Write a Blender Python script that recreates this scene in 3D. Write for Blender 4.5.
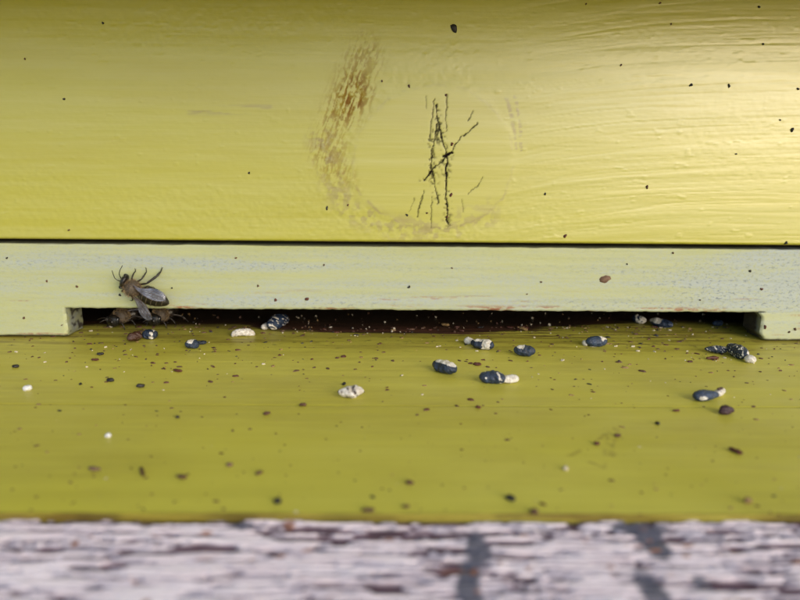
import bpy, bmesh, math, random
import numpy as np
from mathutils import Vector, Matrix

for o in list(bpy.data.objects):
    bpy.data.objects.remove(o, do_unlink=True)
S = 0.001                      # everything below is written in millimetres
random.seed(5)
sc = bpy.context.scene
COL = sc.collection

# ------------------------------------------------------------------ camera
PITCH, YAW, ROLL = 0.22, 0.015, 0.010
CAM = np.array([0.0, -133.0, 39.03])
FPX = 600.0
fw = np.array([math.sin(YAW)*math.cos(PITCH), math.cos(YAW)*math.cos(PITCH), -math.sin(PITCH)])
rt0 = np.array([math.cos(YAW), -math.sin(YAW), 0.0])
up0 = np.cross(rt0, fw)
RT = math.cos(ROLL)*rt0 + math.sin(ROLL)*up0
UP = -math.sin(ROLL)*rt0 + math.cos(ROLL)*up0
cd = bpy.data.cameras.new('camera')
cam = bpy.data.objects.new('camera', cd)
COL.objects.link(cam)
m = Matrix.Identity(4)
for i in range(3):
    m[i][0], m[i][1], m[i][2], m[i][3] = RT[i], UP[i], -fw[i], CAM[i]*S
cam.matrix_world = m
cd.sensor_width = 36.0
cd.lens = 36.0*FPX/800.0
cd.clip_start = 0.002
cd.clip_end = 200.0
cd.dof.use_dof = True
cd.dof.focus_distance = 0.127
cd.dof.aperture_fstop = 16.5
sc.camera = cam

# ------------------------------------------------------------------ light
SUN_EL, SUN_AZ = math.radians(22), math.radians(37)     # azimuth from -Y (towards the viewer), negative = viewer's left
world = bpy.data.worlds.new("World")
sc.world = world
world.use_nodes = True
wn = world.node_tree
sky = wn.nodes.new('ShaderNodeTexSky')
sky.sky_type = 'NISHITA'
sky.sun_disc = False
sky.sun_elevation = SUN_EL
dirv = Vector((math.sin(SUN_AZ)*math.cos(SUN_EL), -math.cos(SUN_AZ)*math.cos(SUN_EL), math.sin(SUN_EL)))
sky.sun_rotation = math.atan2(dirv.x, dirv.y)
sky.dust_density = 1.5
sky.air_density = 1.0
bg = wn.nodes['Background']
wn.links.new(sky.outputs[0], bg.inputs[0])
bg.inputs[1].default_value = 0.15
sd = bpy.data.lights.new('sun', 'SUN')
sd.energy = 0.60
sd.angle = math.radians(48)
sd.color = (1.0, 0.995, 0.985)
sun = bpy.data.objects.new('sun', sd)
COL.objects.link(sun)
sun.rotation_euler = dirv.to_track_quat('Z', 'Y').to_euler()
sun.location = (0, -0.3, 0.5)

vs = sc.view_settings
vs.view_transform = 'Standard'
vs.look = 'None'
vs.gamma = 1
vs.use_curve_mapping = False
vs.exposure = 0.74

# ------------------------------------------------------------------ helpers
def ray(px, py):
    return fw + RT*(px-400.0)/FPX + UP*(300.0-py)/FPX

def on_floor(px, py, z=0.0):
    d = ray(px, py)
    return CAM + d*((z-CAM[2])/d[2])

def on_wall(px, py, y=0.0):
    d = ray(px, py)
    return CAM + d*((y-CAM[1])/d[1])

def mm_per_px(p):
    return float(np.dot(np.asarray(p)-CAM, fw))/FPX

_T = np.random.RandomState(11).rand(8, 256, 256)
def vn(x, y, seed=0):
    x = np.asarray(x, float) + 1000.0; y = np.asarray(y, float) + 1000.0
    xi = np.floor(x).astype(int); yi = np.floor(y).astype(int)
    fx = x-xi; fy = y-yi
    fx = fx*fx*(3-2*fx); fy = fy*fy*(3-2*fy)
    T = _T[seed % 8]
    xi = xi + 37*(seed//8)
    a = T[xi & 255, yi & 255]; b = T[(xi+1) & 255, yi & 255]
    c = T[xi & 255, (yi+1) & 255]; d = T[(xi+1) & 255, (yi+1) & 255]
    return (a*(1-fx)+b*fx)*(1-fy) + (c*(1-fx)+d*fx)*fy

def fbm(x, y, seed=0, oct=4):
    s = 0; a = 0.5; t = 0
    for k in range(oct):
        s = s + a*vn(x*2**k, y*2**k, seed+k); t += a; a *= 0.5
    return s/t

def ss(a, b, x):
    t = np.clip((x-a)/(b-a), 0, 1)
    return t*t*(3-2*t)

def vn3(p, seed=0):
    return (vn(p[:, 0]+p[:, 2]*0.71, p[:, 1]-p[:, 2]*0.53, seed) + vn(p[:, 1]+p[:, 0]*0.37, p[:, 2]*1.1+p[:, 0]*0.6, seed+3)
            + vn(p[:, 2]-p[:, 1]*0.45, p[:, 0]+p[:, 2]*0.3, seed+5))/3

def pts_dist(X, Z, poly):
    """distance of grid points to a polyline (2-D)"""
    D = np.full(X.shape, 1e9)
    for (x0, z0), (x1, z1) in zip(poly[:-1], poly[1:]):
        dx, dz = x1-x0, z1-z0
        L = dx*dx+dz*dz+1e-9
        t = np.clip(((X-x0)*dx+(Z-z0)*dz)/L, 0, 1)
        D = np.minimum(D, np.hypot(X-x0-t*dx, Z-z0-t*dz))
    return D

def axis(lo, hi, vlo, vhi, step, coarse=4.0):
    a = [np.arange(lo, vlo, coarse)] if lo < vlo else []
    a.append(np.arange(vlo, vhi, step))
    a.append(np.arange(vhi, hi, coarse)) if hi > vhi else None
    r = np.concatenate(a+[np.array([hi])])
    r = np.unique(r.round(5))
    if len(r) > 2 and r[-1]-r[-2] < step*0.4:
        r = np.delete(r, -2)
    return r

def mesh_np(name, V, F, mat, parent=None, masks=None, smooth=True, midx=None):
    """V (n,3) in mm, F list of arrays (n,4)/(n,3)"""
    me = bpy.data.meshes.new(name)
    Fs = [np.asarray(f) for f in F if len(f)]
    me.vertices.add(len(V))
    me.vertices.foreach_set('co', (np.asarray(V, np.float32)*S).ravel())
    nl = sum(f.size for f in Fs); nf = sum(len(f) for f in Fs)
    me.loops.add(nl)
    me.loops.foreach_set('vertex_index', np.concatenate([f.ravel() for f in Fs]).astype(np.int32))
    me.polygons.add(nf)
    st = []; p = 0
    for f in Fs:
        st.append(p+np.arange(len(f))*f.shape[1]); p += f.size
    me.polygons.foreach_set('loop_start', np.concatenate(st).astype(np.int32))
    me.polygons.foreach_set('use_smooth', np.full(nf, smooth))
    for mm in (mat if isinstance(mat, (list, tuple)) else [mat]):
        me.materials.append(mm)
    if midx is not None:
        me.polygons.foreach_set('material_index', np.asarray(midx, np.int32))
    me.update(calc_edges=True)
    me.validate()
    if masks is not None:
        at = me.attributes.new('mask', 'FLOAT_COLOR', 'POINT')
        full = np.ones((len(V), 4), np.float32)
        full[:, :masks.shape[1]] = masks
        at.data.foreach_set('color', full.ravel())
    o = bpy.data.objects.new(name, me)
    COL.objects.link(o)
    if parent is not None:
        o.parent = parent
    return o

def tag(o, label=None, cat=None, group=None, kind=None):
    if label: o['label'] = label
    if cat: o['category'] = cat
    if group: o['group'] = group
    if kind: o['kind'] = kind
    return o

def empty(name, loc=(0, 0, 0)):
    o = bpy.data.objects.new(name, None)
    o.empty_display_size = 0.01
    o.location = Vector(loc)*S
    COL.objects.link(o)
    return o

class Builder:
    """collects grids, boxes and tubes for one mesh"""
    def __init__(s):
        s.V = []; s.F4 = []; s.F3 = []; s.M = []; s.n = 0
    def add(s, V, F4=None, F3=None, M=None):
        V = np.asarray(V, float)
        if F4 is not None and len(F4): s.F4.append(np.asarray(F4)+s.n)
        if F3 is not None and len(F3): s.F3.append(np.asarray(F3)+s.n)
        s.V.append(V)
        s.M.append(np.zeros((len(V), 3)) if M is None else M)
        s.n += len(V)
    def grid(s, P, M=None, flip=False):
        r, c = P.shape[:2]
        i = np.arange(r*c).reshape(r, c)
        q = np.stack([i[:-1, :-1], i[:-1, 1:], i[1:, 1:], i[1:, :-1]], -1).reshape(-1, 4)
        if flip: q = q[:, ::-1]
        s.add(P.reshape(-1, 3), q, None, None if M is None else M.reshape(-1, M.shape[-1]))
    def slab(s, P, back, M=None, flip=False, sides='lrbt', backface=True):
        """front grid P plus skirts to the offset vector back (array of the same shape or vector)"""
        s.grid(P, M, flip)
        B = P + np.asarray(back) if np.ndim(back) == 1 else back
        Mb = M
        def strip(a, b, ma, fl):
            G = np.stack([a, b], 0)
            MM = None if ma is None else np.stack([ma, ma], 0)
            s.grid(G, MM, fl)
        g = lambda A, k: None if A is None else A[k]
        if 'b' in sides: strip(B[0], P[0], g(M, 0), flip)
        if 't' in sides: strip(P[-1], B[-1], g(M, -1), flip)
        if 'l' in sides: strip(P[:, 0], B[:, 0], None if M is None else M[:, 0], flip)
        if 'r' in sides: strip(B[:, -1], P[:, -1], None if M is None else M[:, -1], flip)
        if backface:
            k = [B[0, 0], B[0, -1], B[-1, -1], B[-1, 0]]
            s.add(np.array(k), [[3, 2, 1, 0]] if not flip else [[0, 1, 2, 3]])
    def tube(s, pts, rad, n=8, M=None):
        pts = np.asarray(pts, float); rad = np.broadcast_to(rad, (len(pts),))
        rings = []
        prev = np.array([0.3, 0.5, 0.81])
        for i, p in enumerate(pts):
            t = pts[min(i+1, len(pts)-1)]-pts[max(i-1, 0)]
            t = t/(np.linalg.norm(t)+1e-9)
            u = prev - t*np.dot(prev, t)
            if np.linalg.norm(u) < 1e-3: u = np.cross(t, [1, 0.2, 0.1])
            u /= np.linalg.norm(u); prev = u
            w = np.cross(t, u)
            a = np.linspace(0, 2*np.pi, n, endpoint=False)
            rings.append(p + rad[i]*(np.cos(a)[:, None]*u + np.sin(a)[:, None]*w))
        R = np.array(rings)
        i = np.arange(len(pts)*n).reshape(len(pts), n)
        j = np.roll(i, -1, 1)
        q = np.stack([i[:-1], j[:-1], j[1:], i[1:]], -1).reshape(-1, 4)
        V = np.concatenate([R.reshape(-1, 3), pts[:1], pts[-1:]])
        k = len(V)
        t1 = np.stack([j[0], i[0], np.full(n, k-2)], -1)
        t2 = np.stack([i[-1], j[-1], np.full(n, k-1)], -1)
        s.add(V, q, np.concatenate([t1, t2]), None if M is None else np.tile(np.asarray(M, float), (k, 1)))
    def build(s, name, mat, parent=None, smooth=True, masks=True):
        F = []
        if s.F4: F.append(np.concatenate(s.F4))
        if s.F3: F.append(np.concatenate(s.F3))
        return mesh_np(name, np.concatenate(s.V), F, mat, parent, np.concatenate(s.M) if masks else None, smooth)

# ------------------------------------------------------------------ materials
class Mat:
    def __init__(s, name, rough=0.5, spec=0.5):
        s.m = bpy.data.materials.new(name); s.m.use_nodes = True
        s.t = s.m.node_tree; s.b = s.t.nodes['Principled BSDF']
        s.b.inputs['Roughness'].default_value = rough
        s.b.inputs['Specular IOR Level'].default_value = spec
        s.tc = s.t.nodes.new('ShaderNodeTexCoord')
    def link(s, a, b): s.t.links.new(a, b)
    def noise(s, scale, stretch=(1, 1, 1), detail=4, rough=0.55, off=(0, 0, 0), dist=0.0):
        mp = s.t.nodes.new('ShaderNodeMapping')
        mp.inputs['Scale'].default_value = stretch
        mp.inputs['Location'].default_value = off
        s.link(s.tc.outputs['Object'], mp.inputs[0])
        n = s.t.nodes.new('ShaderNodeTexNoise')
        n.inputs['Scale'].default_value = scale
        n.inputs['Detail'].default_value = detail
        n.inputs['Roughness'].default_value = rough
        n.inputs['Distortion'].default_value = dist
        s.link(mp.outputs[0], n.inputs['Vector'])
        return n.outputs['Fac']
    def ramp(s, fac, stops):
        r = s.t.nodes.new('ShaderNodeValToRGB')
        els = r.color_ramp.elements
        while len(els) < len(stops): els.new(0.5)
        for e, (p, c) in zip(els, stops):
            e.position = p
            e.color = (c, c, c, 1) if not hasattr(c, '__len__') else (*c, 1)
        s.link(fac, r.inputs[0])
        return r.outputs[0]
    def mask(s):
        a = s.t.nodes.new('ShaderNodeAttribute'); a.attribute_name = 'mask'
        sp = s.t.nodes.new('ShaderNodeSeparateColor')
        s.link(a.outputs['Color'], sp.inputs[0])
        return sp.outputs
    def mix(s, fac, a, b, mode='MIX'):
        n = s.t.nodes.new('ShaderNodeMix'); n.data_type = 'RGBA'; n.blend_type = mode
        for sock, v in ((n.inputs[0], fac), (n.inputs[6], a), (n.inputs[7], b)):
            if hasattr(v, 'links') or hasattr(v, 'is_linked'): s.link(v, sock)
            elif hasattr(v, '__len__'): sock.default_value = (*v, 1)
            else: sock.default_value = v
        return n.outputs[2]
    def math(s, op, a, b=0.0, clamp=False):
        n = s.t.nodes.new('ShaderNodeMath'); n.operation = op; n.use_clamp = clamp
        for sock, v in ((n.inputs[0], a), (n.inputs[1], b)):
            if hasattr(v, 'is_linked'): s.link(v, sock)
            else: sock.default_value = v
        return n.outputs[0]
    def color(s, c):
        if hasattr(c, 'is_linked'): s.link(c, s.b.inputs['Base Color'])
        else: s.b.inputs['Base Color'].default_value = (*c, 1)
    def rough(s, c): s.link(c, s.b.inputs['Roughness'])
    def bump(s, h, strength=0.3, dist=0.0002):
        n = s.t.nodes.new('ShaderNodeBump')
        n.inputs['Strength'].default_value = strength
        n.inputs['Distance'].default_value = dist
        s.link(h, n.inputs['Height'])
        s.link(n.outputs[0], s.b.inputs['Normal'])

# yellow gloss paint on the hive front
M = Mat('yellow_gloss_paint', 0.36, 0.8)
M.b.inputs['Coat Weight'].default_value = 1.0
M.b.inputs['Coat Roughness'].default_value = 0.26
M.b.inputs['Coat IOR'].default_value = 1.5
mk = M.mask()
n1 = M.noise(22, (0.35, 1, 1), 4)
c = M.mix(M.ramp(n1, [(0.3, 0.0), (0.7, 1.0)]), (0.400, 0.378, 0.022), (0.450, 0.432, 0.052))
n2 = M.noise(420, (0.06, 1, 1), 5, 0.6)
c = M.mix(M.ramp(n2, [(0.40, 0.0), (0.72, 0.45)]), c, (0.48, 0.47, 0.14))
c = M.mix(M.ramp(M.noise(55, (0.16, 1, 1), 5, .6, (1, 5, 2)), [(.50, 0.0), (.72, .55)]), c, (0.38, 0.335, 0.012))
n3 = M.noise(500, (0.35, 1, 1), 4)
c = M.mix(M.math('MULTIPLY', mk[2], M.ramp(n3, [(0.3, 0.35), (0.65, 1.0)])), c, (0.27, 0.215, 0.07))
c = M.mix(M.math('MULTIPLY', mk[0], M.ramp(M.noise(900, (1, 1, 0.4), 4), [(0.25, 0.4), (0.6, 1.0)])), c, (0.20, 0.095, 0.014))
c = M.mix(mk[1], c, (0.012, 0.008, 0.008))
M.color(c)
M.rough(M.ramp(M.noise(300, (0.10, 1, 1), 5), [(0.3, 0.32), (0.7, 0.44)]))
M.link(M.math('MULTIPLY', M.math('SUBTRACT', 1.0, M.math('ADD', mk[1], mk[0], True)), .8), M.b.inputs['Specular IOR Level'])
M.link(M.math('SUBTRACT', 1.0, M.math('ADD', mk[1], M.math('MULTIPLY', mk[0], .8), True)), M.b.inputs['Coat Weight'])
M.bump(M.noise(1300, (0.08, 1, 1), 6, .6), 0.22, 0.00012)
MAT_FRONT = M.m

# worn pale paint of the entrance strip
M = Mat('worn_pale_yellow_paint', 0.55, 0.35)
mk = M.mask()
n1 = M.noise(60, (0.3, 1, 1), 4)
c = M.mix(M.ramp(n1, [(0.3, 0.0), (0.7, 1.0)]), (0.405, 0.425, 0.175), (0.455, 0.48, 0.26))
n2 = M.noise(190, (0.12, 1, 1), 7, 0.72)
fine = M.noise(2000, (0.6, 1, 1), 4, 0.75)
w = M.math('ADD', M.math('MULTIPLY', M.ramp(n2, [(0.38, 0.0), (0.70, 1.0)]), 0.80), M.math('MULTIPLY', mk[0], 0.95))
w = M.math('MULTIPLY', w, M.ramp(fine, [(0.35, 0.30), (0.60, 1.0)]), True)
c = M.mix(w, c, (0.38, 0.43, 0.43))
n4 = M.noise(1700, (0.5, 1, 1), 5, 0.75, (3, 1, 2))
g = M.math('MULTIPLY', M.ramp(n4, [(0.52, 0.0), (0.64, 1.0)]), M.math('ADD', M.math('MULTIPLY', mk[0], 0.62), 0.14), True)
g = M.math('MULTIPLY', g, M.ramp(M.noise(130, (.2, 1, 1), 4, .6, (4, 1, 1)), [(.36, .15), (.62, 1.25)]), True)
c = M.mix(g, c, (0.15, 0.18, 0.22))
c = M.mix(M.math('MULTIPLY', mk[1], M.ramp(M.noise(1200, (.5, 1, 1), 4, .7), [(.42, 0.1), (.55, 1.0)])), c, (0.30, 0.13, 0.08))
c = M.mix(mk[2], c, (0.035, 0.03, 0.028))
M.color(c)
M.bump(M.noise(1800, (0.4, 1, 1), 5, 0.65), 0.30, 0.00012)
MAT_STRIP = M.m

# olive-yellow satin paint of the landing board
M = Mat('olive_yellow_paint', 0.42, 0.45)
mk = M.mask()
n1 = M.noise(30, (0.5, 1, 1), 3)
c = M.mix(M.ramp(n1, [(0.3, 0.0), (0.7, 1.0)]), (0.52, 0.475, 0.056), (0.57, 0.525, 0.090))
n3 = M.noise(700, (0.10, 1, 1), 5, 0.65)
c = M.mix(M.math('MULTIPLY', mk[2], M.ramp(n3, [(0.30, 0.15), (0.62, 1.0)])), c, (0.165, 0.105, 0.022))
c = M.mix(M.ramp(M.noise(420, (0.045, 1, 1), 5, .65), [(.40, 0.0), (.72, .32)]), c, (0.38, 0.33, 0.032))
c = M.mix(M.ramp(M.noise(75, (0.5, 1, 1), 5, .65, (2, 3, 1)), [(.52, 0.0), (.75, .30)]), c, (0.34, 0.27, 0.045))
wood = M.mix(M.ramp(M.noise(900, (0.05, 1, 1), 5, 0.6), [(0.35, 0.0), (0.7, 1.0)]), (0.026, 0.013, 0.009), (0.15, 0.062, 0.034))
c = M.mix(mk[0], c, wood)
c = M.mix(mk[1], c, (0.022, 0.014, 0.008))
M.color(c)
M.rough(M.ramp(M.noise(160, (0.4, 1, 1), 4), [(0.3, 0.36), (0.7, 0.52)]))
M.bump(M.noise(900, (0.10, 1, 1), 5, .6), 0.24, 0.00014)
MAT_FLOOR = M.m

# flaking white paint of the timber in front
M = Mat('flaking_white_paint', 0.7, 0.25)
mk = M.mask()
n1 = M.noise(500, (0.3, 1, 1), 4)
c = M.mix(M.ramp(n1, [(0.3, 0.0), (0.7, 1.0)]), (0.78, 0.655, 0.675), (0.92, 0.82, 0.84))
bare = M.mix(M.ramp(M.noise(1300, (0.25, 1, 1), 4), [(0.35, 0.0), (0.65, 1.0)]), (0.045, 0.020, 0.028), (0.17, 0.09, 0.115))
c = M.mix(mk[0], c, bare)
c = M.mix(mk[1], c, (0.13, 0.125, 0.15))
c = M.mix(mk[2], c, (0.30, 0.12, 0.055))
M.color(c)
M.bump(M.noise(1500, (0.3, 1, 1), 5), 0.35, 0.0002)
MAT_BEAM = M.m

M = Mat('dark_propolis_wood', 0.7, 0.3)
M.color(M.mix(M.ramp(M.noise(160, (0.2, 1, 1), 5), [(0.3, 0.0), (0.7, 1.0)]), (0.030, 0.018, 0.012), (0.075, 0.042, 0.026)))
M.bump(M.noise(400, (0.2, 1, 1), 5), 0.4, 0.0003)
MAT_INSIDE = M.m

M = Mat('yellow_roof_paint', 0.6, 0.3)  # yellow of the added overhang, bounces warm light onto the wall top
M.color(M.mix(M.ramp(M.noise(60, (0.1, 1, 1), 6), [(0.3, 0.0), (0.7, 1.0)]), (0.50, 0.42, 0.025), (0.56, 0.49, 0.04)))
MAT_OVERHANG = M.m

def mummy_mat():
    M = Mat('chalkbrood_crust', 0.45, 0.5)
    mk = M.mask()
    n = M.noise(1400, (1, 1, 1), 5, 0.65)
    dark = M.mix(M.ramp(n, [(0.35, 0.0), (0.7, 1.0)]), (0.005, 0.008, 0.017), (0.018, 0.030, 0.062))
    dark = M.mix(mk[1], dark, (0.055, 0.022, 0.016))
    dark = M.mix(M.math('MULTIPLY', mk[2], M.ramp(n, [(0.3, 0.15), (0.65, 0.75)])), dark, (0.042, 0.075, 0.155))
    white = M.mix(M.ramp(M.noise(1500, (1, 1, 1), 4), [(0.3, 0.0), (0.65, 1.0)]), (0.40, 0.35, 0.28), (0.80, 0.77, 0.73))
    brk = M.math('ADD', mk[0], M.math('MULTIPLY', M.math('SUBTRACT', M.noise(2600, (1, 1, 1), 5, .7), .5), 1.5))
    brk = M.ramp(brk, [(.40, 0.), (.62, 1.)])
    M.color(M.mix(brk, dark, white))
    M.rough(M.math('ADD', M.math('MULTIPLY', mk[0], 0.5), 0.24))
    M.bump(M.noise(1500, (1, 1, 1), 6, 0.65), 0.9, 0.0004)
    return M.m
MAT_MUMMY = mummy_mat()

def plain(name, c, rough=0.6, spec=0.4, var=0.35, scale=1500):
    M = Mat(name, rough, spec)
    n = M.noise(scale, (1, 1, 1), 4)
    M.color(M.mix(M.ramp(n, [(0.3, 0.0), (0.7, 1.0)]), [v*(1-var) for v in c], [min(1, v*(1+var)) for v in c]))
    M.bump(n, 0.4, 0.0001)
    return M.m
MAT_BLACK = plain('black_debris', (0.016, 0.014, 0.015), 0.5)
MAT_BROWN = plain('brown_debris', (0.085, 0.040, 0.022))
MAT_RUST = plain('rusty_red_debris', (0.085, 0.026, 0.016))
MAT_LUMP = plain('purple_brown_lump', (0.045, 0.022, 0.028), 0.6)
MAT_TAN = plain('tan_debris', (0.24, 0.15, 0.06))
MAT_CREAM = plain('cream_debris', (0.52, 0.46, 0.36))
MAT_WHITE = plain('chalky_white', (0.70, 0.70, 0.72), 0.75, 0.2, 0.12)
MAT_SPOT = plain('dull_brown_spot', (0.16, 0.10, 0.07), 0.75, 0.2)

# ------------------------------------------------------------------ the hive
hive = empty('beehive', (0, 0, 0))
tag(hive, 'yellow painted wooden beehive with a long low entrance slot and a landing board', 'beehive')
X0, X1 = -215.0, 215.0
HS, UB, LB, GR, TH = 21.53, 22.37, 71.1, 39.35, 7.12
NL, NR, NH = -73.8, 85.9, 6.9          # notch of the entrance strip
YB = 0.9                               # front plane of the upper board

# --- front board: knot, radial cracks, worn ring, grain
xs = axis(X0, X1, -97, 97, 0.20)
zs = axis(UB, 89.5, UB, 76, 0.20)
X, Z = np.meshgrid(xs, zs)
def WP(px, py):
    p = on_wall(px, py, YB); return (p[0], p[2])
kx, kz = WP(435, 160)
rx, rz = 80/4.51, 67/4.51
dx, dz = (X-kx)/rx, (Z-kz)/rz
ang = np.arctan2(dz, dx)
rr = np.hypot(dx, dz)*(1+0.07*(vn(ang*1.5+9, ang*0+3, 2)-0.5)+0.02*np.sin(3*ang+1))
inside = 1-ss(0.92, 1.02, rr)
ring = np.exp(-((rr-1.0)/0.05)**2)
qx = np.maximum(X-(kx+rx*0.78), 0)
psi = Z - 6.5*(1-np.exp(-qx/24.0)) + 0.9*(fbm(X*0.03, Z*0.1, 4)-0.5)
right = ss(kx+10, kx+30, X)*(1-0.45*ss(110, 200, X))
gr1 = fbm(X*0.010, psi*0.55, 1, 3)
lines = np.abs(vn(X*0.012+5, psi*0.62, 3)-0.5)
groove = (1-ss(0.0, 0.055, lines))
lines2 = np.abs(vn(X*0.02+15, psi*1.7, 5)-0.5)
groove2 = (1-ss(0.0, 0.12, lines2))
peel = fbm(X*0.95, Z*1.15, 2, 2)
peel_w = (1-inside)*(0.35+.9*np.exp(-((rr-1.2)/.28)**2)*(X < kx+8)+0.65*ss(0.40, 0.62, fbm(X*0.028, Z*0.04, 6, 3)))*(1-0.45*right)
brush = fbm(X*0.05, Z*2.4, 7, 3)
H = 0.05*(gr1-0.5) + 0.040*(peel-0.5)*peel_w*1.3 + 0.016*(brush-0.5) \
    - 0.018*groove*right*(0.4+vn(X*0.05, Z*0.1, 5)) - 0.012*groove2*right \
    + 0.03*inside + 0.03*ring*(.4+fbm(X*.6,Z*.6,3))
drips = ss(0.76, 0.86, fbm(X*0.45, Z*1.1, 12, 2))*(1-inside)
H += 0.022*drips
def zc(pts): return [WP(280+a/3.0, 40+b/3.0) for a, b in pts]
cracks = [([(503, 165), (500, 205), (497, 250), (499, 275)], .17, .75), ([(468, 196), (472, 235), (482, 280), (498, 340), (503, 362)], .30, 1),
          ([(503, 355), (499, 400), (497, 445), (501, 500), (502, 550)], .36, 1),
          ([(463, 176), (456, 215), (451, 250), (449, 292)], .13, .8),
          ([(470, 250), (462, 300), (455, 345), (452, 385), (461, 420), (468, 450), (475, 488)], .24, .95),
          ([(592, 250), (570, 272), (545, 292), (525, 318), (505, 345)], .20, .95), ([(505, 345), (480, 368), (455, 392), (430, 420)], .30, 1),
          ([(578, 212), (562, 243)], .15, .8), ([(607, 412), (588, 440), (565, 465)], .12, .7), ([(433, 453), (422, 490), (412, 530)], .15, .8),
          ([(403, 475), (388, 515)], .10, .5), ([(455, 470), (454, 510), (452, 562)], .14, .7), ([(545, 478), (551, 517)], .10, .5),
          ([(440, 170), (441, 208)], .09, .5), ([(476, 255), (468, 300), (478, 300)], .30, .9), ([(447, 300), (462, 306)], .30, .8),
          ([(488, 350), (515, 338)], .95, 1), ([(452, 372), (462, 405)], .45, .9)]
wob = 1.1*(vn(X*.8, Z*.8, 1)-0.5)+0.6*(vn(X*2.4, Z*2.4, 6)-0.5)+.3*(vn(X*5, Z*5, 2)-.5)
rag = 0.15+1.5*vn(X*1.4, Z*1.1, 4)**1.3
CR = np.zeros_like(X)
sub = (np.abs(X-kx) < 30) & (np.abs(Z-kz) < 26)
iz = np.where(sub.any(1))[0]; ix = np.where(sub.any(0))[0]
sl = (slice(iz[0], iz[-1]+1), slice(ix[0], ix[-1]+1))
Xs, Zs = X[sl]+wob[sl]*0.36, Z[sl]-wob[sl]*0.30
cr = np.zeros_like(Xs)
halo = np.zeros_like(Xs)
for pl, w, st in cracks:
    d = pts_dist(Xs, Zs, zc(pl))
    ww = w*rag[sl]*.8
    cr = np.maximum(cr, st*(1-ss(ww*0.38, ww*0.38+0.20, d)))
    if w > .2: halo = np.maximum(halo, (1-ss(0.1, 1.5, d))*(ss(.62, .78, vn(Xs*2.1, Zs*2.1, 3))))
CR[sl] = np.maximum(cr, 0.75*halo)
H -= 0.05*CR
# brown rubbed patch on the knot's upper left rim, grey rubbed rim below it
pd = pts_dist(X, Z, [WP(367, 52), WP(352, 92), WP(334, 118), WP(326, 140), WP(334, 165), WP(352, 185)])
tilt = X*1.15-Z*0.42+1.2*(fbm(X*.2, Z*.25, 6, 2)-.5)
st1 = .62*fbm(tilt*2.4, Z*0.42, 3, 4)+.38*fbm(X*2.2, Z*1.9, 7, 4)
brown = (1-ss(1.0, 6.0, pd+3.2*(fbm(X*0.2, Z*0.2, 1)-0.5)))*ss(0.43, 0.64, st1+0.06*(1-ss(0, 4, pd)))*(1-ss(kz-2, kz-8, Z)*0.7)
core = np.exp(-(((X-WP(350, 98)[0])/4.0)**2+((Z-WP(350, 98)[1])/4.6)**2))
brown = np.clip(brown*0.50 + 0.8*core*ss(0.38, 0.60, st1), 0, 1)*(1-0.8*inside*(1-ring))
pd2 = pts_dist(X, Z, [WP(322, 140), WP(332, 178), WP(350, 210), WP(395, 228), WP(440, 230), WP(488, 214)])
grey = (1-ss(0.6, 4.6, pd2+1.5*(fbm(X*0.3, Z*0.3, 2)-0.5)))*ss(0.45, 0.60, fbm(X*0.8, Z*0.8, 5, 3))*0.75
sc1 = pts_dist(X+0.4*wob, Z, [WP(506, 98), WP(512, 118), WP(516, 148)])
sc2 = pts_dist(X+0.4*wob, Z, [WP(514, 92), WP(520, 122), WP(521, 150)])
scr = np.maximum(1-ss(0.15, .55, sc1), 1-ss(0.15, .5, sc2))*ss(.35, .55, vn(X*.5, Z*2.5, 7))
grey = np.maximum(grey, 0.75*scr)
rimn = np.exp(-((rr-1.0+.05*(fbm(X*.9, Z*.9, 4, 2)-.5))/0.022)**2)*ss(.35, .55, fbm(X*.5, Z*.5, 1, 3))
grey = np.maximum(grey, rimn*(.75*ss(kz-3, kz-10, Z)+.30))
st2 = pts_dist(X, Z, [WP(190, 110), WP(225, 111), WP(268, 107)])
grey = np.maximum(grey, (1-ss(.3, 1.4, st2))*ss(.4, .6, fbm(X*.15, Z*1.6, 2))*.7)
H -= 0.05*brown*ss(.4, .6, st1)
# rim and eased bottom edge
edge = Z-UB
H -= 0.35*(1-ss(0, 0.5, edge))**2
CR = np.maximum(CR, 0.55*(1-ss(0.0, .22, edge+0.15*(vn(X*.8, X*0, 3)-.5))))
P = np.stack([X, YB-H, Z], -1)
B = Builder()
Bk = P.copy(); Bk[..., 1] = YB+20
B.slab(P, Bk, np.stack([brown, CR, grey], -1))
front = B.build('front_board', MAT_FRONT, hive)

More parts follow.
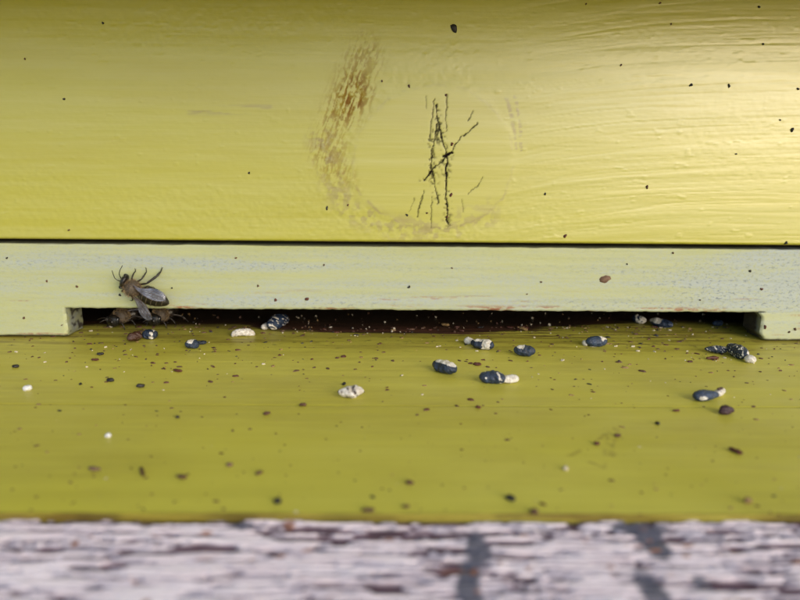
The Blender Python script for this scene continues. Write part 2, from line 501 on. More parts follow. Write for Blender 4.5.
# --- entrance strip
def strip_mask(X, Z):
    band = (np.exp(-((Z-16.8+0.015*X-1.5*(vn(X*.02, X*0, 2)-.5))/2.1)**2)*ss(.25, .7, fbm(X*.02+2, Z*.3, 3))*.9
            + np.exp(-((Z-12.2-0.012*X)/1.8)**2)*ss(.3, .75, fbm(X*.022, Z*.35, 6))*1.0
            + np.exp(-((Z-8.8)/1.7)**2)*ss(-62, -35, X)*(.55+.5*fbm(X*.03, Z*.5, 1)))
    right_w = 1.25*ss(55, 95, X)*(ss(.46, .62, fbm(X*.018+8, Z*.5-X*.02, 5, 3)))*1.1*ss(3, 7, Z)
    wear = np.clip(band*0.95+right_w, 0, 1)*ss(-100, -60, X+12*ss(9, 14, Z)+8)
    chip = ss(.60, .70, fbm(X*.085, Z*.75, 9, 4))*(1-ss(NH+0.35, NH+1.7, Z))*ss(NH-.3, NH, Z)*ss(-62, -50, X)*(1-ss(80, 84, X))
    chip = np.maximum(chip, .7*ss(.70, .76, fbm(X*.05+3, Z*1.3, 13, 4))*(1-ss(NH+1, NH+6, Z)))
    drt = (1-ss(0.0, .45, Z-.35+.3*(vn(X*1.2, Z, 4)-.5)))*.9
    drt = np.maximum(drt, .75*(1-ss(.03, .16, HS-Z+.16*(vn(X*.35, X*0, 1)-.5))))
    return np.stack([wear, np.clip(chip, 0, 1), np.clip(drt, 0, 1)], -1)
def strip_h(X, Z):
    h = .14*(fbm(X*.02, Z*.8, 3, 3)-.5)+.05*(fbm(X*.3, Z*1.6, 5, 3)-.5)
    return h
B = Builder()
xs = axis(X0, X1, -97, 97, 0.22)
zs = np.unique(np.concatenate([np.linspace(NH, NH+1, 8), np.linspace(NH+1, HS-1, 64), np.linspace(HS-1, HS, 9)]))
X, Z = np.meshgrid(xs, zs)
nxm = ss(NL-.6, NL+.4, X)*(1-ss(NR-.4, NR+.6, X))
K = strip_mask(X, Z)
Zw = Z + nxm*(1-ss(NH, NH+1.0, Z))*.28*(fbm(X*.6, X*0+2, 4, 3)-.5) + ss(HS-1, HS, Z)*.10*(fbm(X*.4, X*0+7, 2, 3)-.5)
h = strip_h(X, Z) - .09*K[..., 1] - .30*nxm*(1-ss(0, .45, Z-NH))**2 - .26*(1-ss(0, .35, HS-Z))**2
P = np.stack([X, -h, Zw], -1)
Bk = P.copy(); Bk[..., 1] = TH
B.slab(P, Bk, K, backface=False)
def leg_block(x_in, x_out, profile, dirt_shade):
    zz = np.unique(np.concatenate([np.linspace(.35, 1.3, 8), np.linspace(1.3, NH, 24)]))
    a = np.unique(np.concatenate([np.linspace(0, .02, 8), np.linspace(.02, 1, 120 if abs(x_out) < 100 else 160)]))
    U, Z = np.meshgrid(a, zz)
    xin = x_in + profile(Z)
    X = xin + (x_out-xin)*U
    if x_out < x_in:
        X = X[:, ::-1]; Z = Z[:, ::-1]
    K = strip_mask(X, Z)
    din = np.abs(X-(x_in+profile(Z)))
    ein = 1-ss(.0, .55, din)
    K[..., 2] = np.maximum(K[..., 2], .55*ein*ss(.35, .6, fbm(Z*1.1+x_in, X*.8, 2)))
    h = strip_h(X, Z) - .35*ein**2 - .30*(1-ss(0, .5, Z-.35))**2
    P = np.stack([X, -h, Z-(1-ss(.35, 1.0, Z))*.2*(fbm(X*.5, X*0, 5)-.3)], -1)
    Bk = P.copy(); Bk[..., 1] = TH
    B.slab(P, Bk, K, sides='b', backface=False)
    col = -1 if x_out < x_in else 0
    f_, b_ = P[:, col], Bk[:, col]
    T_ = np.linspace(0, 1, 24)
    J = f_[:, None, :]+(b_-f_)[:, None, :]*T_[None, :, None]
    J[..., 0] += .10*(fbm(J[..., 1]*.9, J[..., 2]*.9, 5)-.5)*np.minimum(1, T_*12)
    jm = np.zeros(J.shape)
    jm[..., 0] = .7*ss(.35, .6, fbm(J[..., 1]*.35, J[..., 2]*.7, 3))
    jm[..., 2] = np.clip(dirt_shade*(ss(.0, .35, T_)*.6+.4)+.5*ss(.5, .65, fbm(J[..., 1]*.7, J[..., 2]*.9, 6)), 0, 1)  # slot end faces: dirt plus painted shade, darker inward
    B.grid(J, jm, x_out > x_in)
leg_block(NL, X0, lambda Z: -.25*(1-ss(.3, 1.2, Z))+.12*(vn(Z*.9, Z*0, 2)-.5), .55)
leg_block(NR, X1, lambda Z: 1.3*(1-ss(.3, 2.2, Z))-.9*ss(NH-1.6, NH, Z)**2+.5*(vn(Z*.8, Z*0, 6)-.5)-.25, .97)
strip = B.build('entrance_strip', MAT_STRIP, hive)

# --- floor plank (runs into the hive) and front landing plank
def floor_mask(X, Y):
    # edge of the bare, bee-walked wood in the slot
    bx = [-215, -78, -57, -38, -28, 0, 19, 31, 48, 64, 84, 95, 215]
    by = [12, 11, 13, 13.5, 6.5, 4.2, 4.6, 8.5, 13, 17, 17, 14, 12]
    b = np.interp(X, bx, by) + 1.0*(fbm(X*.12, X*0+1, 3)-.5) + 5.5*(fbm(X*.05, Y*1.1, 5, 4)-.5)
    bare = ss(-.7, .9, Y-b)
    streak = ss(.58, .68, fbm(X*.055, Y*1.15, 10, 4))*ss(-7, 1, Y)*ss(16, 26, X)*(1-ss(62, 82, X))
    bare = np.clip(np.maximum(bare, streak*.85), 0, 1)
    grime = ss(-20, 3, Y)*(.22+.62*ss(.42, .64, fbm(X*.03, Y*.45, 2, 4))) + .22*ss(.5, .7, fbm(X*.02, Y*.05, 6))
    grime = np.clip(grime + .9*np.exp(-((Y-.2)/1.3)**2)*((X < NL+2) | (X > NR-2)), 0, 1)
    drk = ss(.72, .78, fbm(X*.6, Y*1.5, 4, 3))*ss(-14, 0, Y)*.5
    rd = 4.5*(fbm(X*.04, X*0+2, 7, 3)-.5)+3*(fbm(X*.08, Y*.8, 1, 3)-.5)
    drk = np.maximum(drk, .93*ss(7, 19, Y+rd-8*ss(45, 60, X)*(1-ss(70, 95, X))))  # slot floor blackened with depth, interior shade put into the colour
    return np.stack([bare, drk, grime], -1)
B = Builder()
xs = axis(X0, X1, -97, 97, 0.30)
ys = axis(-GR+.06, 62.0, -GR+.06, 16, 0.24)
X, Y = np.meshgrid(xs, ys)
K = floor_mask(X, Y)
e = Y-(-GR+.06)
K[..., 1] = np.maximum(K[..., 1], .40*(1-ss(.02, .3, e+.12*(vn(X*.3, X*0, 3)-.5))))
h = .10*(fbm(X*.015, Y*.4, 3, 3)-.5)+.03*(fbm(X*.3, Y*.8, 4, 2)-.5)-.16*K[..., 0]*(.5+fbm(X*.1, Y*1.5, 2)) - .14*(1-ss(0, .35, e))**2
P = np.stack([X, Y, h], -1)
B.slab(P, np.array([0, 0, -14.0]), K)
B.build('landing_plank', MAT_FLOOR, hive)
def floor_xy(pts):
    return [tuple(on_floor(*p)[:2]) for p in pts]
B = Builder()
xs = axis(X0, X1, -85, 85, 0.30)
ys = axis(-LB, -GR-.06, -LB, -GR-.06, 0.24)
X, Y = np.meshgrid(xs, ys)
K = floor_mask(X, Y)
for pl in ([(603, 428), (608, 440), (604, 455)], [(612, 424), (618, 436), (626, 441)], [(588, 462), (604, 468), (616, 452)], [(566, 458), (592, 444), (608, 432)], [(620, 428), (612, 446), (610, 462)]):
    K[..., 2] = np.maximum(K[..., 2], .6*ss(.45, .6, fbm(X*.9, Y*.9, 7, 2))*(1-ss(.05, .6, pts_dist(X+.5*(fbm(X*.8, Y*.8, 2)-.5), Y, floor_xy(pl)))))
e = -GR-.06-Y
e2 = Y+LB
K[..., 1] = np.maximum(K[..., 1], .40*(1-ss(.02, .25, e)))
K[..., 2] = np.maximum(K[..., 2], (1-ss(0, .3, e2))*(.6+.4*ss(.2, .5, fbm(X*.3, X*0, 2))))
K[0, :, 2] = 1
K[..., 1] = np.maximum(K[..., 1], .55*(1-ss(0.0, .12, np.abs(e2-.3)))*ss(.35, .6, fbm(X*.25, X*0+5, 4)))
K[0, :, 1] = .25+.30*ss(.4, .6, fbm(xs*.12, xs*0, 6))
h = .02+.10*(fbm(X*.015, Y*.2, 6, 3)-.5)+.03*(fbm(X*.2, Y*.4, 4, 2)-.5) - .10*(1-ss(0, .35, e))**2 - .07*(1-ss(0, .3, e2))**2
P = np.stack([X, Y, h], -1)
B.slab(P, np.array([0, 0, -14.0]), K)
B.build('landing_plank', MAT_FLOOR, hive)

# --- inside of the hive, side boards and an added unseen overhang for shade
def box(name, lo, hi, mat, parent, bev=1.0, cat=None):
    bm = bmesh.new()
    bmesh.ops.create_cube(bm, size=1)
    lo = np.array(lo, float); hi = np.array(hi, float)
    for v in bm.verts:
        v.co = Vector(((lo+hi)/2+(hi-lo)*np.array(v.co))*S)
    if bev:
        bmesh.ops.bevel(bm, geom=bm.edges[:], offset=bev*S, segments=2, affect='EDGES')
    me = bpy.data.meshes.new(name); bm.to_mesh(me); bm.free()
    me.materials.append(mat)
    o = bpy.data.objects.new(name, me); COL.objects.link(o); o.parent = parent
    return o
box('inner_back_board', (X0, 50, .3), (X1, 61, 24), MAT_INSIDE, hive, .5)
box('inner_ceiling', (X0, 21.5, 14), (X1, 49.5, 24), MAT_INSIDE, hive, .5)
box('entrance_lintel', (X0, TH+.05, NH+.6), (X1, 21.2, 22.2), MAT_INSIDE, hive, .4)
def shade_overhang():  # added out of frame, shaped to shade the upper wall and its reflections
    B = Builder()
    prof = np.array([(-68, 78), (-66, 77), (.5, 89.8), (80, 89.8), (80, 112), (0, 112), (-68, 89)], float)
    n = len(prof)
    V = [(x, y, z) for x in (X0-12, X1+12) for y, z in prof]
    Q = [(i, (i+1) % n, n+(i+1) % n, n+i) for i in range(n)]
    o = mesh_np('roof', np.array(V), [np.array(Q), np.array([list(range(n))[::-1]]), np.array([list(range(n, 2*n))])], MAT_OVERHANG, hive, None, False)
shade_overhang()

# unseen pale sheet below the hive, added to reflect light onto it
def bounce_ground():
    M = Mat('dry_gravel', .9, .2)
    M.color(M.mix(M.ramp(M.noise(14, (1, 1, 1), 8, .7), [(.3, 0.), (.7, 1.)]), (.38, .37, .34), (.55, .53, .49)))
    V = np.array([(-40000., -40000, -420), (40000, -40000, -420), (40000, 40000, -420), (-40000, 40000, -420)])
    o = mesh_np('ground', V, [np.array([[0, 1, 2, 3]])], M.m)
    tag(o, kind='structure')
bounce_ground()

# --- weathered timber in front
beam = None
def build_beam():
    B = Builder()
    xs = axis(X0-20, X1+20, -66, 66, 0.18)
    ys = axis(-112, -LB-.15, -112, -LB-.15, 0.11)
    X, Y = np.meshgrid(xs, ys)
    far = ss(-86, -73, Y)
    yy = Y+.35*(fbm(X*.06, X*0, 3)-.5)*2+.25*(fbm(X*.3, Y*.6, 5, 2)-.5)
    gate = fbm(X*.06, yy*1.2, 2, 3)
    gate2 = fbm(X*.09+7, yy*1.3, 6, 3)
    dens = .06*far+.05*ss(-45, 25, X)+.005
    l1 = np.abs(fbm(X*.055, yy*2.3, 4, 2)-.5)
    l2 = np.abs(fbm(X*.09+3, yy*3.2, 1, 2)-.5)
    bare = (1-ss(.038, .074, l1*(1.2-.5*vn(X*.8, Y*1.5, 3))))*ss(.34-dens, .42-dens, gate)
    bare = np.maximum(bare, .9*(1-ss(.040, .074, l2))*ss(.40-dens, .48-dens, gate2))
    bare = np.maximum(bare, .95*ss(.66-dens, .70-dens, fbm(X*.16, yy*2.1, 7, 3)))
    n = 1-bare
    def blob(px, py, sx, sy):
        p = on_floor(px, py, -1.0)
        return np.exp(-((X-p[0]+1.2*(fbm(Y*.4, X*.3, 3)-.5))/sx)**2-((Y-p[1])/sy)**2)
    g = 1.3*blob(478, 545, 1.6, 3.0)+1.2*blob(470, 585, 1.5, 4)+1.4*blob(655, 545, 1.7, 2.8)+1.1*blob(652, 588, 1.9, 4)+1.0*blob(640, 528, 5, 1.3)+1.0*blob(700, 580, 1.3, 1.0)+.9*blob(240, 526, 2.4, 1.0)
    grey = ss(.42, .75, g*(.55+.8*fbm(X*.6, Y*.8, 5)))
    rust = ss(.72, .80, fbm(X*.35, Y*1.1, 14, 3))*.8*ss(-50, -20, X)
    rust = np.maximum(rust, ss(.4, .7, .9*blob(72, 543, .5, .7)+.9*blob(90, 537, .45, .4)))
    bare = np.maximum(bare, ss(.35, .6, (1-ss(-LB-.9, -LB-.25, Y)*-1-1)*0+ss(-LB-1.0, -LB-.3, Y)*fbm(X*.2, Y*.4, 6)))
    h = -.78 + .20*(n-.5) - .28*bare + .10*(fbm(X*.4, Y*2.0, 3, 3)-.5) - .05*(-LB-Y)
    P = np.stack([X, Y, h], -1)
    B.slab(P, np.array([0, 0, -38.0]), np.stack([bare, grey, rust], -1))
    o = B.build('weathered_timber', MAT_BEAM)
    tag(o, 'weathered timber with flaking white paint along the front edge of the yellow landing board', 'timber')
    return o
beam = build_beam()

# ------------------------------------------------------------------ lumps
def lump_mesh(prof, L, seed, amp=.10, freq=1.2, seg=0, n=56, rings=44, bend=0.0, squash=.9):
    """irregular body along x, length L, prof(t) = (half width) at t in 0..1; rests on z=0"""
    t = (1-np.cos(np.linspace(0.02, np.pi-.02, rings)))/2
    a = np.linspace(0, 2*np.pi, n, endpoint=False)
    Tm, A = np.meshgrid(t, a, indexing='ij')
    r = prof(Tm)
    x = (Tm-.5)*L
    V = np.stack([x, r*np.cos(A), r*np.sin(A)*squash], -1).reshape(-1, 3)
    V = np.concatenate([V, [[-L*.5, 0, 0], [L*.5, 0, 0]]])
    nn = vn3(V*freq+seed*7.3, seed)-.5
    n2 = vn3(V*freq*2.6+seed*3.1, seed+2)-.5
    n3 = np.abs(vn3(V*freq*4.4+seed*1.7, seed+4)-.5)*2
    f = 1+amp*3.2*nn+amp*2.0*n2-amp*.9*(.5-n3)
    f = f+amp*.7*(vn3(V*freq*9+seed, seed+6)-.5)
    V[:, 0] += amp*1.6*n2*np.abs(V[:, 1:]).max()*(1-np.abs(2*V[:, 0]/L)**3)
    if seg:
        f *= 1+.035*np.cos(V[:, 0]/L*seg*2*np.pi)
    V[:, 1:] *= f[:, None]
    V[:, 2] += bend*(1-(2*V[:, 0]/L)**2)
    i = np.arange(rings*n).reshape(rings, n); j = np.roll(i, -1, 1)
    q = np.stack([i[:-1], i[1:], j[1:], j[:-1]], -1).reshape(-1, 4)
    k = rings*n
    t1 = np.stack([i[0], j[0], np.full(n, k)], -1)
    t2 = np.stack([j[-1], i[-1], np.full(n, k+1)], -1)
    return V, q, np.concatenate([t1, t2])

def ell(p=.5, blunt=.5):
    return lambda t: np.power(np.clip(1-np.abs(2*t-1)**(2.0+blunt), 0, 1), p)

def make_lump(name, p1, p2, w, seed, white=None, brown=0., blue=0., prof=None, amp=.115, seg=0, bend=0., mat=None, parent=None, base_z=0., res=(56, 44)):
    """body lying on the board between two image points of its axis"""
    q = on_floor((p1[0]+p2[0])/2, (p1[1]+p2[1])/2+w*.35, base_z)
    k = mm_per_px(q)
    r = w*k/2
    a = on_floor(*p1, base_z+r*.85); b = on_floor(*p2, base_z+r*.85)
    d = b-a; L = float(np.hypot(d[0], d[1]))
    pf = prof or ell()
    V, Q, T = lump_mesh(lambda t: pf(t)*r, L, seed, amp, 1.0/max(r, .2)*.85, seg, res[0], res[1], bend)
    zmin = V[:, 2].min()
    V[:, 2] -= zmin+0.08*r
    Mk = np.zeros((len(V), 3))
    if white is not None:
        Mk[:, 0] = np.clip(white(V[:, 0]/L+.5, V[:, 1]/r, V[:, 2]/r, V/r, seed), 0, 1)
    Mk[:, 1] = brown
    Mk[:, 2] = np.clip(blue*(.4+1.2*vn3(V/r*1.4+seed, seed+1)), 0, 1)*ss(.3, 1.2, V[:, 2]/r)**0
    o = mesh_np(name, V, [Q, T], mat or MAT_MUMMY, parent, Mk)
    c = (a+b)/2
    loc = Vector((c[0], c[1], base_z))*S
    if parent is not None:
        loc = loc-parent.location
        o.matrix_parent_inverse = Matrix.Identity(4)
        o.rotation_euler = (0, 0, math.atan2(d[1], d[0])-parent.rotation_euler.z)
        o.location = Matrix.Rotation(-parent.rotation_euler.z, 3, 'Z') @ loc
    else:
        o.location = loc
        o.rotation_euler = (0, 0, math.atan2(d[1], d[0]))
    return o

def nz(P, f, s): return vn3(P*f+s*1.7, s+1)
def patch(t0, t1, top=.6, thr=.48, side=0.):
    """white crust between t0 and t1 on the upper side"""
    def f(t, y, z, P, s):
        w = ss(t0-.08, t0+.08, t)*(1-ss(t1-.08, t1+.08, t))*ss(top, top+.5, z+side*y)
        return w**.3*ss(thr-.02, thr+.04, w*.42+.50*nz(P, 2.0, s)+.28*nz(P, 6.5, s+3)-.155)
    return f
def dots(thr=.66):
    return lambda t, y, z, P, s: ss(thr, thr+.04, nz(P, 5.5, s)+.12*(nz(P, 1.3, s)-.5))
def whole(t, y, z, P, s): return .75+.5*nz(P, 2.5, s)
def add(*fs):
    return lambda *a: sum(f(*a) for f in fs)

G = 'chalkbrood mummies scattered on the landing board'
def mummy(label, p1, p2, w, seed, **kw):
    o = make_lump('mummified_larva', p1, p2, w, seed, **kw)
    tag(o, label, 'dead larva', G)
    return o
neck = lambda t: np.where(t < .62, np.power(np.clip(1-np.abs(t/.62*2-1)**2.4, 0, 1), .5), 0)*1.0
drop = lambda t: np.power(np.clip(1-np.abs(2*t-1)**2.6, 0, 1), .5)*(1.0-.35*t)

o = mummy('small black mummified larva with a cream patch, touching the brown lump below the wall bee', (142.5, 334), (157.5, 334.5), 11, 3, white=patch(.55, .9, .35, .60, -.9), blue=.3)
o = mummy('dark red-brown shrivelled lump at the left end of the slot, touching the black larva', (127.5, 339), (141, 335), 10.5, 4, brown=1.0, amp=.2)
o = mummy('glossy black oval larva with white smear and thin dark tail, left of the white one', (185, 343.5), (199, 344), 10.5, 5, white=patch(.2, .65, .9, .44), blue=.45)
make_lump('tail', (196, 343), (207, 342), 4.5, 6, parent=o, amp=.2)
o = mummy('curved chalk-white larva lying in front of the slot left of the big blue-black one', (231, 333), (255, 332), 8.5, 7, white=whole, bend=.55, seg=7, prof=ell(.35))
o = mummy('fat blue-black larva with cream crumbly end, half inside the slot', (269, 326), (286, 317), 15, 8, white=dots(.62), blue=.6)
make_lump('pale_end', (261.5, 327.5), (272, 325), 7.5, 9, parent=o, white=lambda *a: .9+0*a[0], amp=.16)
o = mummy('lumpy white piece alone on the left middle of the landing board', (337.5, 392), (364, 391), 14, 10, white=lambda t, y, z, P, s: 1-.6*ss(.6, .68, nz(P, 3, s)), brown=.6, amp=.24, prof=lambda t: np.power(np.clip(1-np.abs(2*t-1)**2.2, 0, 1), .5)*(.8+.3*np.sin(t*3)), )
o = mummy('squat dark larva with broad white crest, leftmost of the four in the centre', (433.5, 363), (456, 370), 14.5, 11, white=add(patch(.15, .95, 1.0, .36, .3)), blue=.5, seg=4)
o = mummy('dark larva with white left end and cream patches, at the slot edge in the middle', (471, 342), (494, 346), 12, 12, white=add(patch(.05, .55, 1.1, .40), patch(.55, .9, .2, .47, -.9)), blue=.4, seg=4)
make_lump('pale_end', (464, 340), (474, 341.5), 8, 13, parent=o, white=lambda *a: .85+0*a[0], amp=.14)
o = mummy('short dark oval larva with small white fleck, right of the centre pair', (513.5, 350), (535.5, 352), 12, 14, white=patch(.12, .5, 1.2, .43), blue=.55, seg=4)
o = mummy('long blue-black larva ending in a ridged chalk-white segment', (479, 376), (506, 378.5), 14, 15, white=add(lambda t, y, z, P, s: ss(.68, .74, nz(P, 2.3, s))*.7), blue=.6, seg=5)
make_lump('pale_end', (500, 379.5), (518.5, 378.5), 9.5, 16, parent=o, white=lambda *a: .9+0*a[0], amp=.08, seg=6, prof=ell(.35), base_z=.05)
o = mummy('pale-blue sheened larva at the slot edge, third dark one from the right corner', (586, 342), (607, 341), 11.5, 17, white=patch(.6, .95, .9, .5), blue=.95)
make_lump('pale_end', (583, 343), (589, 342), 7.5, 18, parent=o, white=lambda *a: .8+0*a[0], amp=.15)
o = mummy('dusty whitish larva deep inside the right half of the slot', (632, 317.5), (646, 321), 9, 19, white=lambda t, y, z, P, s: ss(.42, .56, nz(P, 2, s))*.8, blue=.5, amp=.16)
o = mummy('dark larva with whitish left half, inside the slot beside the dusty one', (650, 320.5), (673, 325.5), 9.5, 20, white=patch(-.1, .55, .6, .40), blue=.7)
o = mummy('tiny blue larva fragment inside the slot near its right end', (713, 323.5), (722.5, 322.5), 6.5, 21, blue=1.2)
o = mummy('black larva with white dots lying left against the white-tipped one', (704.5, 348), (728, 349), 11, 22, white=dots(.60), blue=.3, seg=5, prof=lambda t: ell()(t)*(.55+.5*t))
o = mummy('black white-dotted larva with cream tip below the right corner of the slot', (729, 346), (747, 356), 14, 23, white=dots(.60), blue=.35, seg=5)
make_lump('pale_end', (744.5, 359), (756, 359.5), 8.5, 24, parent=o, white=lambda *a: .9+0*a[0], amp=.12, prof=ell(.4))
o = mummy('blue-grey pear-shaped larva alone on the right middle of the landing board', (693.5, 395), (719, 393.5), 14.5, 25, white=lambda t, y, z, P, s: .8*(1-ss(.10, .22, np.hypot(t-.25, .5*(z-.6)))), blue=1.1, prof=drop)
make_lump('pale_end', (716, 395), (723.5, 389.5), 8, 26, parent=o, white=lambda *a: .8+0*a[0], amp=.12)
make_lump('brown_rim', (717.5, 389.5), (722.5, 388), 3.5, 27, parent=o, brown=1., amp=.2, base_z=1.2, res=(14, 10))

def lump(name, label, cat, p1, p2, w, seed, mat, amp=.32, group=None, res=(18, 12), prof=None):
    o = make_lump(name, p1, p2, w, seed, mat=mat, amp=amp, res=res, prof=prof)
    return tag(o, label, cat, group)
o = lump('brown_lump', 'purple-brown lump just below the blue-grey pear-shaped larva', 'crumb', (719.5, 411), (732.5, 408.5), 10, 28, MAT_LUMP, .34, res=(40, 30))
lump('white_crumb', 'small white crumb near the left edge of the landing board', 'crumb', (23.5, 387), (31, 387.5), 8, 31, MAT_WHITE)
lump('white_crumb', 'small white crumb on the front plank, left quarter', 'crumb', (105, 435), (111, 435.5), 5.5, 32, MAT_WHITE)
GC = 'larger crumbs of hive debris on the landing board'
crumbs = [
 ('black_crumb', 'black crumb left of the forked black crumb, under the wall bee', (106.5, 379.5), (114, 380), 5, MAT_BLACK),
 ('black_crumb', 'forked black crumb on the board below the wall bee', (136, 386.5), (145, 385), 5.5, MAT_BLACK),
 ('black_crumb', 'round black crumb near the front edge, left of centre', (273, 500.5), (281.5, 500), 9, MAT_BLACK),
 ('black_crumb', 'black-brown crumb near the front edge, right of centre', (505, 496), (515.5, 499.5), 7.5, MAT_BLACK),
 ('black_crumb', 'dark flat crumb near the left edge, above the small white one', (12, 366), (19, 366), 4.5, MAT_BLACK),
 ('black_crumb', 'tiny black crumb on the front plank just past the joint, left', (175.5, 416.8), (179.5, 416.8), 4, MAT_BLACK),
 ('black_crumb', 'tiny black crumb behind the lumpy white piece', (342, 384), (346, 383.5), 4.5, MAT_BLACK),
 ('black_crumb', 'black crumb on the front plank left of the purple-brown lump', (655.5, 422), (659.5, 424), 4.5, MAT_BLACK),
 ('brown_chip', 'upright dark brown sliver on the front plank, left quarter', (141, 467), (143, 476), 5, MAT_BROWN),
 ('brown_chip', 'flat brown chip right of the upright sliver', (175.5, 476.5), (187, 477.5), 5.5, MAT_BROWN),
 ('brown_chip', 'thin tan-grey splinter left of the upright sliver', (88, 468.5), (101, 470), 4.5, MAT_SPOT),
 ('brown_chip', 'wide dark brown chip on the very front edge near the middle', (361.5, 509.5), (375, 509.5), 6.5, MAT_BROWN),
 ('brown_chip', 'brown crumb perched on the very front edge right of the middle', (529.5, 511), (538.5, 511), 8, MAT_BROWN),
 ('brown_chip', 'stick-like brown splinter on the right of the front plank', (728, 448), (743, 453.5), 5.5, MAT_RUST),
 ('brown_chip', 'brown flake just in front of the board joint, left of the lumpy white piece', (263, 413.5), (270.5, 412.5), 4.5, MAT_BROWN),
 ('brown_chip', 'grey-brown flake midway down the front plank, left', (226, 465), (233, 465), 4.5, MAT_SPOT),
 ('brown_chip', 'brown flake lying at the left above the front edge', (255, 474), (263, 471), 4.5, MAT_BROWN),
 ('brown_chip', 'brown chip near the front edge, left of the black-brown crumb', (405.5, 482.5), (414, 482.5), 5, MAT_BROWN),
 ('brown_chip', 'brown chip on the front edge below the one left of the black-brown crumb', (402, 506.5), (410, 506), 5, MAT_BROWN),
 ('brown_chip', 'dark rust crumb on the front plank toward the right, alone', (594, 443.5), (600, 442.5), 5, MAT_RUST),
 ('brown_chip', 'brown flake among faint scratches on the right of the front plank', (614, 435.5), (621, 435.5), 4.5, MAT_BROWN),
 ('brown_chip', 'reddish crumb between the white-crested larva and the short dark oval one', (473, 363.5), (481.5, 364), 4.5, MAT_RUST),
 ('brown_chip', 'brown crumb under the black dotted larva', (706, 358), (719, 357.5), 5.5, MAT_RUST),
 ('brown_chip', 'dark red crumb in front of the left strip end', (91, 359.3), (99, 359.3), 4, MAT_RUST),
 ('brown_chip', 'cluster-like rust crumb at left below the red-brown lump', (173, 369.5), (182, 371), 4.5, MAT_RUST),
 ('brown_chip', 'dark crumb in front of the left strip end, nearer the slot', (96.5, 354), (104, 353.5), 4, MAT_BLACK),
 ('brown_chip', 'rust flake just above the board joint, right part', (672.5, 410.5), (680, 410), 3.8, MAT_RUST),
 ('brown_chip', 'brown flake on the board joint left of the centre', (299, 404.5), (306.5, 404.5), 4, MAT_BROWN),
 ('brown_chip', 'brown flake on the joint below the long white-ended larva', (475, 407), (481, 407), 4, MAT_RUST),
 ('cream_crumb', 'pale round crumb near the front edge at the far right', (744, 501), (751, 500), 8, MAT_TAN),
 ('cream_crumb', 'pale crumb on the front plank right of the centre', (563, 469), (568, 468), 5, MAT_CREAM),
 ('cream_crumb', 'cream flake in the middle of the dark slot floor', (441, 324.5), (449.5, 325.5), 3.5, MAT_TAN),
 ('cream_crumb', 'cream grain inside the slot right of the centre larva', (519, 327.5), (528, 329.5), 5, MAT_TAN),
]
for i, (n_, lb, p1, p2, w, mt) in enumerate(crumbs):
    lump(n_, lb, 'crumb', p1, p2, w*.85, 40+i, mt, .38, GC, res=(18, 13))

# ------------------------------------------------------------------ fine debris, one mass
def debris():
    rng = np.random.RandomState(4)
    V = []; F = []; MI = []; n = 0
    mats = [MAT_BROWN, MAT_RUST, MAT_BLACK, MAT_TAN, MAT_CREAM]
    def speck(x, y, z, L, w, hgt, a, mi):
        nonlocal n
        k = 7
        th = np.linspace(0, 2*np.pi, k, endpoint=False)+rng.rand()
        rad = .65+.55*rng.rand(k)
        cx = np.cos(th)*rad*L/2; cy = np.sin(th)*rad*w/2
        ca, sa = math.cos(a), math.sin(a)
        X = x+cx*ca-cy*sa; Y = y+cx*sa+cy*ca
        lo = np.stack([X, Y, np.full(k, z-.05)], -1)
        hi = np.stack([x+(X-x)*.75, y+(Y-y)*.75, z+hgt*(.5+.5*rng.rand(k))], -1)
        V.append(lo); V.append(hi); V.append(np.array([[x, y, z+hgt*.9]]))
        for i in range(k):
            j = (i+1) % k
            F.append((n+i, n+j, n+k+j)); F.append((n+i, n+k+j, n+k+i)); F.append((n+k+i, n+k+j, n+2*k))
            MI.extend([mi]*3)
        n += 2*k+1
    def pick(p): return rng.choice(5, p=p)
    for _ in range(850):                       # painted board, thinning towards the front
        px = rng.uniform(-30, 830)
        u = rng.rand()
        py = 327 + 188*u**2.5
        p = on_floor(px, py)
        s = rng.lognormal(-.90, .48)
        s = min(s*(1.25 if py < 370 else .9), 1.0)
        if py > 415: s *= .68
        speck(p[0], p[1], .02, s*1.45, s*.75, s*.24, rng.normal(0, .45), pick([.36, .36, .10, .12, .06]))
    for _ in range(300):                       # crumbs piled up round the left end and the right corner
        q_ = rng.rand()
        px = rng.normal(120, 70) if q_ < .28 else rng.normal(690, 80) if q_ < .55 else rng.uniform(150, 800)
        py = rng.normal(347, 16)
        if py < 322 or px < -10 or px > 830: continue
        p = on_floor(px, py); s = rng.lognormal(-1.05, .4)
        speck(p[0], p[1], .02, s*1.2, s*.8, s*.35, rng.normal(0, .6), pick([.35, .2, .2, .1, .15]))
    for _ in range(170):                       # pale wax bits in the slot
        px = rng.uniform(170, 740); py = rng.uniform(313, 336)
        p = on_floor(px, py); s = rng.lognormal(-1.2, .4)
        speck(p[0], p[1], -.05, s, s*.8, s*.6, rng.rand()*6, pick([.12, .06, .08, .34, .40]))
    for _ in range(90):                        # beyond the picture's sides
        x = rng.choice([-1, 1])*rng.uniform(100, 205); y = -abs(rng.normal(0, 18))
        s = rng.lognormal(-1.0, .4)
        speck(x, y, .02, s*1.2, s*.8, s*.3, rng.normal(0, .5), pick([.34, .26, .16, .16, .08]))
    o = mesh_np('debris_specks', np.concatenate(V), [np.array(F)], mats, None, None, False, MI)
    tag(o, 'fine rust-brown, black and cream specks of hive debris strewn over the landing board', 'debris', None, 'stuff')
debris()

